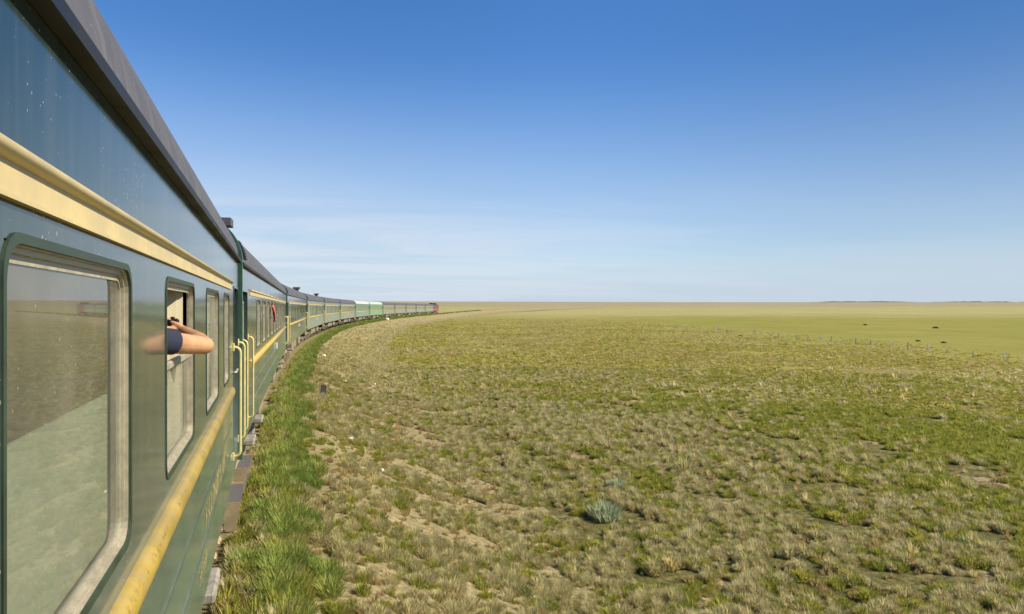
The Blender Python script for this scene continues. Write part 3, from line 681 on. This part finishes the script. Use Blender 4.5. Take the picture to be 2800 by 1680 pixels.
# ------------------------------------------------------------------ things on the ground
def gnd(px, py, z=None):
    """photo pixel (2800 wide) -> point on the plain"""
    zz = GZ if z is None else z; D = (2.97 - zz) * 1866.7 / (py - 840); a = (px - 1400) / 1866.7 * D
    return FW * D + RT * a + Vector((0, 0, zz))
def near_track(x, y):
    d = np.hypot(PATH[:, 0] - x, PATH[:, 1] - y); i = int(np.argmin(d)); px_, py_, h = PATH[i]
    return (x - px_) * math.cos(h) - (y - py_) * math.sin(h), (i - S0) * DS
def land_z(x, y):
    r, s = near_track(x, y); return max(float(bank_z(r)) if abs(r) < 12 else -99, float(plain_z(np.array(x), np.array(y))))
def on_land(px, py):
    z = -1.5
    for _ in range(12): p = gnd(px, py, z); z = .5 * z + .5 * land_z(p.x, p.y)
    p = gnd(px, py, z); p.z = land_z(p.x, p.y); return p
def stone(px, py, wpx, hpx, label):
    p = on_land(px, py); D = p.dot(FW); k = D / 1866.7; sx_, sz_ = wpx * k / 2, hpx * k / 2
    import bmesh; bm = bmesh.new(); bmesh.ops.create_icosphere(bm, subdivisions=2, radius=1)
    for v in bm.verts:
        q = 1 + .16 * math.sin(v.co.x * 5 + px) * math.cos(v.co.y * 4 + py) + random.uniform(-.07, .07)
        v.co = Vector((max(-.85, min(.85, v.co.x * q)) * sx_, max(-.8, min(.8, v.co.y * q)) * sx_ * .8, max(-.6, min(.75, v.co.z * q)) * sz_ * 1.2))
    me = bpy.data.meshes.new('stone'); bm.to_mesh(me); bm.free(); me.materials.append(m_stone)
    o = bpy.data.objects.new('white_stone', me); C.objects.link(o); o.location = (p.x, p.y, p.z + sz_ * .7); o.rotation_euler = (0, 0, -YAW + random.uniform(-.4, .4))
    tag(o, label, 'stone', 'pale stones on the slope')
for a in ((885, 978, 13, 11, 'bright white block of stone standing on the slope above the dark slab'), (1057, 876, 16, 7, 'long white slab lying far off beside the green carriages'),
          (897, 1171, 16, 12, 'white stone on the tan slope just below the dark slab'), (1026, 1192, 8, 8, 'small white stone on the slope, between two other pale stones'), (1098, 1191, 7, 8, 'small round white stone at the foot of the slope'),
          (958, 1203, 18, 8, 'flat pale stone lying in the tan gravel of the slope'), (942, 1046, 14, 7, 'flat pale stone to the right of the dark slab'), (1024, 1053, 9, 6, 'small white stone at the edge of the green grass'),
          (992, 1285, 14, 9, 'white stone beside a second white stone on the lower slope'), (1043, 1290, 15, 10, 'rounder white stone at the lower edge of the gravel slope')): stone(*a)
p = on_land(883, 1086); mk = empty('trackside_marker', p, -YAW + .35)
mb = MB(); mb.prism([(-.12, -.05), (.10, -.05), (.14, .42), (.10, .47), (-.07, .47)], -.035, .035); mb.build('slab', m_marker, mk)
mb = MB(); mb.bbox(-.30, -.05, -.07, .07, -.05, .10, .02); mb.build('foot', m_marker, mk)
tag(mk, 'short dark slate-coloured slab standing on the dry slope', 'trackside marker')
# fence posts, straight line along the pasture edge
mb = MB(); mb.bbox(-.05, .05, -.05, .05, -.2, .86, .012); mb.bbox(-.052, .052, -.03, .03, .60, .64, .004); fp = mb.build('fence_post', m_post)
tag(fp, 'pale concrete post in the fence line along the green field', 'fence post', 'fence posts at the edge of the green field')
D = 63.0; i = 0
while D < 165:
    o = fp if i == 0 else fp.copy()
    if i: C.objects.link(o)
    q = FW * D + RT * (48.5 + random.uniform(-.3, .3)); o.location = (q.x, q.y, float(plain_z(np.array(q.x), np.array(q.y)))); o.rotation_euler = (R(random.uniform(-4, 4)), R(random.uniform(-4, 4)), -YAW); o.scale = (1, 1, random.uniform(.8, 1.12))
    D += 3.95 + random.uniform(-.3, .4); i += 1
# low reddish hills on the horizon
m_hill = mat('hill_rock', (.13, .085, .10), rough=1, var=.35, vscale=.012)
m_hillb = mat('far_hill_haze_blue', (.09, .12, .19), rough=1, var=.15, vscale=.004)  # blue of distance haze put into the hills' base colour
def ridge(name, px0, px1, D, h, m, seed, base=0):
    rg = random.Random(seed); n = 90; mb = MB(); top = []; k = D / 1866.7; hh = 0
    for i in range(n + 1):
        u = i / n; hh = .72 * hh + .28 * rg.random(); e = min(1, 5 * u, 5 * (1 - u)); x = (px0 + (px1 - px0) * u - 1400) * k
        q = FW * D + RT * x; z = float(plain_z(np.array(q.x), np.array(q.y))) + base
        top.append((q, z, h * (.35 + 1.3 * hh) * e))
    vs = []
    for q, z, e in top: vs += [tuple(q - FW * 60) [:2] + (z - 6,), tuple(q)[:2] + (z + e,), tuple(q + FW * 160)[:2] + (z - 6,)]
    mb.add(vs, [(3 * i + j, 3 * i + 3 + j, 3 * i + 4 + j, 3 * i + 1 + j) for i in range(n) for j in range(2)]); o = mb.build(name, m); tag(o, kind='structure')
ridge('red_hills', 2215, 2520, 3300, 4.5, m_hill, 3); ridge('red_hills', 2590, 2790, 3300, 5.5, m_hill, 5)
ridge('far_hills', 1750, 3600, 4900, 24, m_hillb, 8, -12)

# ------------------------------------------------------------------ vegetation
PROT = bpy.data.collections.new('prototypes')
def leaf_mat(name, c, rv=.3, c2=None, trans=.48):
    m = bpy.data.materials.new(name); m.use_nodes = True; t = m.node_tree; b = t.nodes['Principled BSDF']; b.inputs['Roughness'].default_value = .8; b.inputs['Specular IOR Level'].default_value = .15
    oi = t.nodes.new('ShaderNodeObjectInfo'); g = t.nodes.new('ShaderNodeNewGeometry')
    a = mixrgb(t, oi.outputs['Random'], c, c2 or c); h = t.nodes.new('ShaderNodeHueSaturation'); t.links.new(a, h.inputs['Color'])
    t.links.new(MR(t, g.outputs['Random Per Island'], 0, 1, 1 - rv, 1 + rv), h.inputs['Value']); t.links.new(h.outputs[0], b.inputs['Base Color'])
    tr = t.nodes.new('ShaderNodeBsdfTranslucent'); t.links.new(h.outputs[0], tr.inputs[0]); mx = t.nodes.new('ShaderNodeMixShader'); mx.inputs[0].default_value = trans
    t.links.new(b.outputs[0], mx.inputs[1]); t.links.new(tr.outputs[0], mx.inputs[2]); t.links.new(mx.outputs[0], t.nodes['Material Output'].inputs[0]); return m
l_sage = leaf_mat('sage_leaf', (.46, .42, .20), .3, (.60, .54, .30)); l_green = leaf_mat('green_leaf', (.275, .315, .048), .32, (.44, .42, .088))
l_dry = leaf_mat('straw', (.62, .52, .24), .25, (.72, .63, .30)); l_lush = leaf_mat('lush_grass', (.25, .35, .075), .32, (.40, .43, .12)); l_brown = leaf_mat('dry_weed', (.38, .285, .12), .35, (.50, .39, .19))
l_blue = leaf_mat('blue_sage', (.40, .46, .29), .25, (.46, .52, .33))
def tuft(name, m, n, rad, h, wd, spread, ball=0, seed=0, link=False, parent=None):
    g = np.random.default_rng(seed); mb = MB()
    for i in range(n):
        a = g.uniform(0, 2 * math.pi); q = math.sqrt(g.uniform()); b = Vector((math.cos(a) * rad * q, math.sin(a) * rad * q, 0))
        lean = spread * q * g.uniform(.5, 1.3); az = a + g.normal(0, .6); d = Vector((math.cos(az) * lean, math.sin(az) * lean, 1)).normalized()
        ln = h * g.uniform(.55, 1.1) * (1 - .35 * q * q); b.z = (ball * g.uniform(0, .55) * h * (1 - q * q)) - .02
        s = Vector((-math.sin(az + g.normal(0, .7)), math.cos(az), 0)).normalized() * wd * g.uniform(.7, 1.3)
        mid = b + d * ln * .55 + Vector((0, 0, 0)); tip = b + d * ln + Vector((math.cos(az), math.sin(az), -.3)) * ln * .18 * spread
        mb.add([b - s * .5, b + s * .5, mid + s * .55, mid - s * .55, tip], [(0, 1, 2, 3), (3, 2, 4)])
    me_o = mb.build(name, m)
    if not link: C.objects.unlink(me_o)
    return me_o
def family(nm, specs):
    c = bpy.data.collections.new(nm)
    for i, s in enumerate(specs): o = tuft(f'{nm}_{i}', *s, seed=i * 7 + len(nm)); c.objects.link(o)
    return c
fam_sage = family('sage_clumps', [(l_sage, 260, .17, .27, .014, .85, 1), (l_sage, 200, .12, .23, .013, .7, 1), (l_sage, 360, .24, .30, .015, 1.0, 1)])
fam_green = family('green_clumps', [(l_green, 220, .17, .19, .014, 1.0, 1), (l_green, 150, .12, .25, .012, .6, .5), (l_green, 330, .27, .17, .016, 1.2, 1)])
fam_dry = family('straw_clumps', [(l_dry, 80, .08, .34, .010, .8, .3), (l_dry, 60, .06, .24, .010, .7, .3)])
fam_lush = family('lush_clumps', [(l_lush, 230, .2, .40, .017, .9, .7), (l_lush, 180, .17, .32, .016, 1.1, .8), (l_lush, 260, .24, .46, .018, .85, .7)])
fam_brown = family('weed_clumps', [(l_brown, 90, .13, .22, .014, .8, .6), (l_brown, 60, .09, .28, .012, .5, .3)])
fam_mix = family('shoulder_weeds', [(l_brown, 90, .13, .22, .014, .8, .6), (l_sage, 120, .12, .24, .014, .7, .8), (l_green, 120, .13, .26, .014, .7, .6), (l_green, 90, .10, .30, .012, .5, .3)])
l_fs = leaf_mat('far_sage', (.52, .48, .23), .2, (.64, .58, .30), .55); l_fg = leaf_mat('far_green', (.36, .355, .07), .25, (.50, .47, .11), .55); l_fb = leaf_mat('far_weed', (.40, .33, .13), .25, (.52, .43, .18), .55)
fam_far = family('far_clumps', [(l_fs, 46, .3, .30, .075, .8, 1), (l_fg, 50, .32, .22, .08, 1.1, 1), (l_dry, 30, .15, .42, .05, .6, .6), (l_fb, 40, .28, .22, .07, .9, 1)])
def scatter(name, fam, pts, scl, label, vi=None):
    n = len(pts)
    if n == 0: return
    me = bpy.data.meshes.new(name); me.from_pydata([tuple(p) for p in pts], [], [])
    a = me.attributes.new('scl', 'FLOAT', 'POINT'); a.data.foreach_set('value', np.asarray(scl, dtype=np.float32))
    a = me.attributes.new('rot', 'FLOAT_VECTOR', 'POINT'); rv = np.zeros((n, 3), np.float32); rv[:, 2] = rng.uniform(0, 6.28, n); rv[:, :2] = rng.normal(0, .09, (n, 2)); a.data.foreach_set('vector', rv.ravel())
    k = len(fam.objects); a = me.attributes.new('vi', 'INT', 'POINT'); a.data.foreach_set('value', np.asarray(vi if vi is not None else rng.integers(0, k, n), dtype=np.int32))
    o = bpy.data.objects.new(name, me); C.objects.link(o); tag(o, label, None, None, 'stuff')
    ng = bpy.data.node_groups.new(name, 'GeometryNodeTree'); ng.interface.new_socket('Geometry', in_out='INPUT', socket_type='NodeSocketGeometry'); ng.interface.new_socket('Geometry', in_out='OUTPUT', socket_type='NodeSocketGeometry')
    N = ng.nodes; gi = N.new('NodeGroupInput'); gout = N.new('NodeGroupOutput'); ip = N.new('GeometryNodeInstanceOnPoints'); ci = N.new('GeometryNodeCollectionInfo')
    ci.inputs[0].default_value = fam; ci.inputs[1].default_value = True; ci.inputs[2].default_value = True
    def attr(nm, dt): q = N.new('GeometryNodeInputNamedAttribute'); q.data_type = dt; q.inputs[0].default_value = nm; return q.outputs[0]
    l = ng.links.new; l(gi.outputs[0], ip.inputs['Points']); l(ci.outputs[0], ip.inputs['Instance']); ip.inputs['Pick Instance'].default_value = True
    l(attr('vi', 'INT'), ip.inputs['Instance Index']); l(attr('rot', 'FLOAT_VECTOR'), ip.inputs['Rotation']); l(attr('scl', 'FLOAT'), ip.inputs['Scale']); l(ip.outputs[0], gout.inputs[0])
    md = o.modifiers.new('scatter', 'NODES'); md.node_group = ng; return o
# value noise for patches
GRD = rng.uniform(0, 1, (256, 256))
def vnoise(x, y, sc_):
    x = x / sc_; y = y / sc_; i = np.floor(x).astype(int); j = np.floor(y).astype(int); u = x - i; v = y - j; u = u * u * (3 - 2 * u); v = v * v * (3 - 2 * v)
    g = lambda a, b: GRD[a % 256, b % 256]
    return (g(i, j) * (1 - u) + g(i + 1, j) * u) * (1 - v) + (g(i, j + 1) * (1 - u) + g(i + 1, j + 1) * u) * v
def fbm(x, y, s): return (vnoise(x, y, s) + .5 * vnoise(x + 31, y, s / 2.1) + .25 * vnoise(x, y + 17, s / 4.3)) / 1.75
def wedge(n, r0, r1, half=R(52)):
    r = np.sqrt(rng.uniform(r0 * r0, r1 * r1, n)); a = rng.uniform(-half, half, n) + YAW; return r * np.sin(a), r * np.cos(a)
psub = PATH[::8]
def track_r(x, y):
    out = np.empty(len(x)); s = np.empty(len(x))
    for c in range(0, len(x), 4000):
        X, Y = x[c:c + 4000, None], y[c:c + 4000, None]; d = (X - psub[:, 0]) ** 2 + (Y - psub[:, 1]) ** 2; i = d.argmin(1); P_ = psub[i]
        out[c:c + 4000] = (x[c:c + 4000] - P_[:, 0]) * np.cos(P_[:, 2]) - (y[c:c + 4000] - P_[:, 1]) * np.sin(P_[:, 2]); s[c:c + 4000] = i
    return out
def zfull(x, y, r): return np.maximum(np.where(np.abs(r) < 12, bank_z(r), -99), plain_z(x, y))
sets = {k: ([], []) for k in ('sage', 'green', 'dry', 'brown')}
for r0, r1, dens in ((5, 22, 62), (22, 40, 34), (40, 60, 8)):
    n = int(dens * R(52) * (r1 * r1 - r0 * r0)); x, y = wedge(n, r0, r1); r = track_r(x, y); z = zfull(x, y, r)
    a, b = fbm(x, y, 2.6), fbm(x + 90, y - 40, 9.0); u = rng.uniform(0, 1, n)
    slope = (r > 2.35) & (r < 8); plain = r >= 8; keep = fbm(x - 55, y + 20, 1.5) > .37
    big = 1 if r0 < 20 else 1.15
    lat = x * RT.x + y * RT.y; ps = np.where(slope, .40, np.where(b > .50, .58, .10) * np.interp(lat, [4, 13], [1, .30])); ks = keep & (slope | plain) & (u < ps) & (a > .30)
    kg = keep & (slope | plain) & (u >= ps) & (u < np.where(slope, ps + .15, .90)) 
    rb = plain & (fbm(x + 7, y + 61, 16.0) > .54) & (rng.uniform(0, 1, n) < .45) & (lat > 5); kg = kg & ~rb
    kb = ((slope | plain) & (u >= np.where(slope, ps + .15, .90)) & (u < np.where(slope, .74, .955))) | (rb & keep & (u > .35) & (u < .75)); kd = (slope | plain) & (u >= np.where(r0 > 20, .972, .982)) & (plain | (u > .990))
    for k, msk in (('sage', ks), ('green', kg), ('brown', kb), ('dry', kd)):
        P3 = np.stack([x[msk], y[msk], z[msk]], 1); sets[k][0].append(P3)
        sc0 = np.where(slope[msk], .40, .47) * {'green': 1.25, 'dry': 1.3}.get(k, 1) * np.clip(rng.lognormal(0, .38, msk.sum()), .4, 1.75) * big; sets[k][1].append(sc0)
for k, fam, nm, lb in (('sage', fam_sage, 'sagebrush', 'grey-green sagebrush scattered over the steppe'), ('green', fam_green, 'low_shrubs', 'low olive green cushions of steppe shrub'), ('brown', fam_brown, 'dry_weeds', 'brown dry weeds on slope and plain'), ('dry', fam_dry, 'straw_grass', 'pale straw coloured grass tufts')):
    scatter(nm, fam, np.concatenate(sets[k][0]), np.concatenate(sets[k][1]), lb)
# farther cover, coarser clumps
n = 105000; rr_ = 40 * (300 / 40) ** rng.uniform(0, 1, n); a = rng.uniform(-R(48), R(48), n) + YAW; x, y = rr_ * np.sin(a), rr_ * np.cos(a); r = track_r(x, y); lat = x * RT.x + y * RT.y
k = (np.abs(r) > 3.0) & (lat < 41 + 18 * rng.uniform(0, 1, n) ** 1.6) & (fbm(x, y, 6) > .29); x, y, r = x[k], y[k], r[k]; b = fbm(x + 90, y - 40, 14.0); u = rng.uniform(0, 1, len(x))
vi = np.where(u < .03 + .12 * (fbm(x, y, 20) > .52), 2, np.where(u < .46 + .3 * (b > .5), 1, np.where(u < .80, 0, 3))); vi = np.where((np.abs(r) < 9) & (vi == 1), 0, vi)
scatter('distant_scrub', fam_far, np.stack([x, y, zfull(x, y, r)], 1), rng.lognormal(-.95, .35, len(x)) * np.interp(np.hypot(x, y), [60, 150, 300], [1, 1.3, 1.0]), 'scrub and feather grass thinning into the distance', vi)
# lush verge along the ballast shoulder, ragged and brownish close to the track
ns_ = 9300; s = np.concatenate([-6 + 300 * rng.uniform(0, 1, 8500) ** 1.7, 290 + 190 * rng.uniform(0, 1, 800) ** 1.5]); rv = 2.10 + rng.normal(0, .29, ns_); far_k = np.clip((s - 10) / 100, 0, 1)
P3 = []; sc1 = []
for si, ri in zip(s, rv):
    g = .5 + .5 * math.sin(si * 1.9 + 2 * math.sin(si * .53)); 
    if ri > 2.30 + .42 * g or ri < 1.68 + .12 * math.sin(si * 3.1) or random.random() > .35 + 1.1 * float(fbm(np.array(xx_ := si), np.array(ri * 3), .9)) or random.random() > .35 + .65 * g: continue
    xx, yy = offset_pt(si, ri); P3.append((xx, yy, float(bank_z(ri)) + max(0, (si - 330) / 1100) * 6)); sc1.append((1 if si < 290 else .9) * (.46 + .26 * g) * random.uniform(.7, 1.15) * (1 + .5 * max(0, (si - 20) / 150)))
scatter('verge_grass', fam_lush, P3, sc1, 'lush green grass growing along the ballast shoulder')
P3 = []; sc1 = []
for i in range(4200):
    si = -5 + 110 * random.random() ** 1.6 * (1 if i % 3 else 2.2); ri = random.uniform(1.45, 2.35); xx, yy = offset_pt(si, ri); P3.append((xx, yy, float(bank_z(ri)))); sc1.append(random.uniform(.5, 1.05))
scatter('ballast_weeds', fam_mix, P3, sc1, 'dry weeds in the ballast beside the rails')
# single shrubs one can point to
def shrub(px, py, wpx, m, label, h=.42):
    p = on_land(px, py); k = p.dot(FW) / 1866.7; rad_ = wpx * k / 2
    o = tuft('shrub', m, 420, rad_ * .8, rad_ * 2 * h, .022, .7, 1, seed=px, link=True); o.location = p; tag(o, label, 'shrub', 'single shrubs on the plain')
for a in ((1655, 1418, 105, l_blue, 'largest bluish green shrub standing out among grey sage'), (1690, 1340, 66, l_blue, 'bluish grey shrub just behind the largest bluish green one'), (1875, 1292, 84, l_sage, 'big round pale sage bush casting a dark shadow'),
          (1808, 1482, 36, l_dry, 'ochre yellow tuft of grass above a larger straw tuft'), (1830, 1555, 66, l_dry, 'larger straw-coloured tuft below the ochre one'), (2455, 1455, 36, l_dry, 'pale straw tuft alone in the brown patch'), (2640, 1490, 50, l_blue, 'bluish shrub beside straw tufts at the right edge'), (2715, 1660, 44, l_dry, 'straw tuft in the bottom right corner')): shrub(*a)
for a in ((2580, 938, 15, 'dark bush alone in the green field beyond the posts'), (2558, 898, 17, 'long dark bush farther out in the green field'), (2366, 890, 11, 'smallest dark bush far out in the green field'), (2025, 918, 13, 'dark bush at the fence line near its far end'), (2510, 934, 14, 'faint dark bush left of the darker one in the green field')):
    p = gnd(a[0], a[1]); k = p.dot(FW) / 1866.7; p.z = float(plain_z(np.array(p.x), np.array(p.y)))
    o = tuft('shrub', leaf_mat('dark_bush', (.08, .09, .04)), 160, a[2] * k * .42, a[2] * k * .28, .10, .8, 1, seed=a[0], link=True); o.location = p; tag(o, a[3], 'shrub', 'dark bushes in the green field')
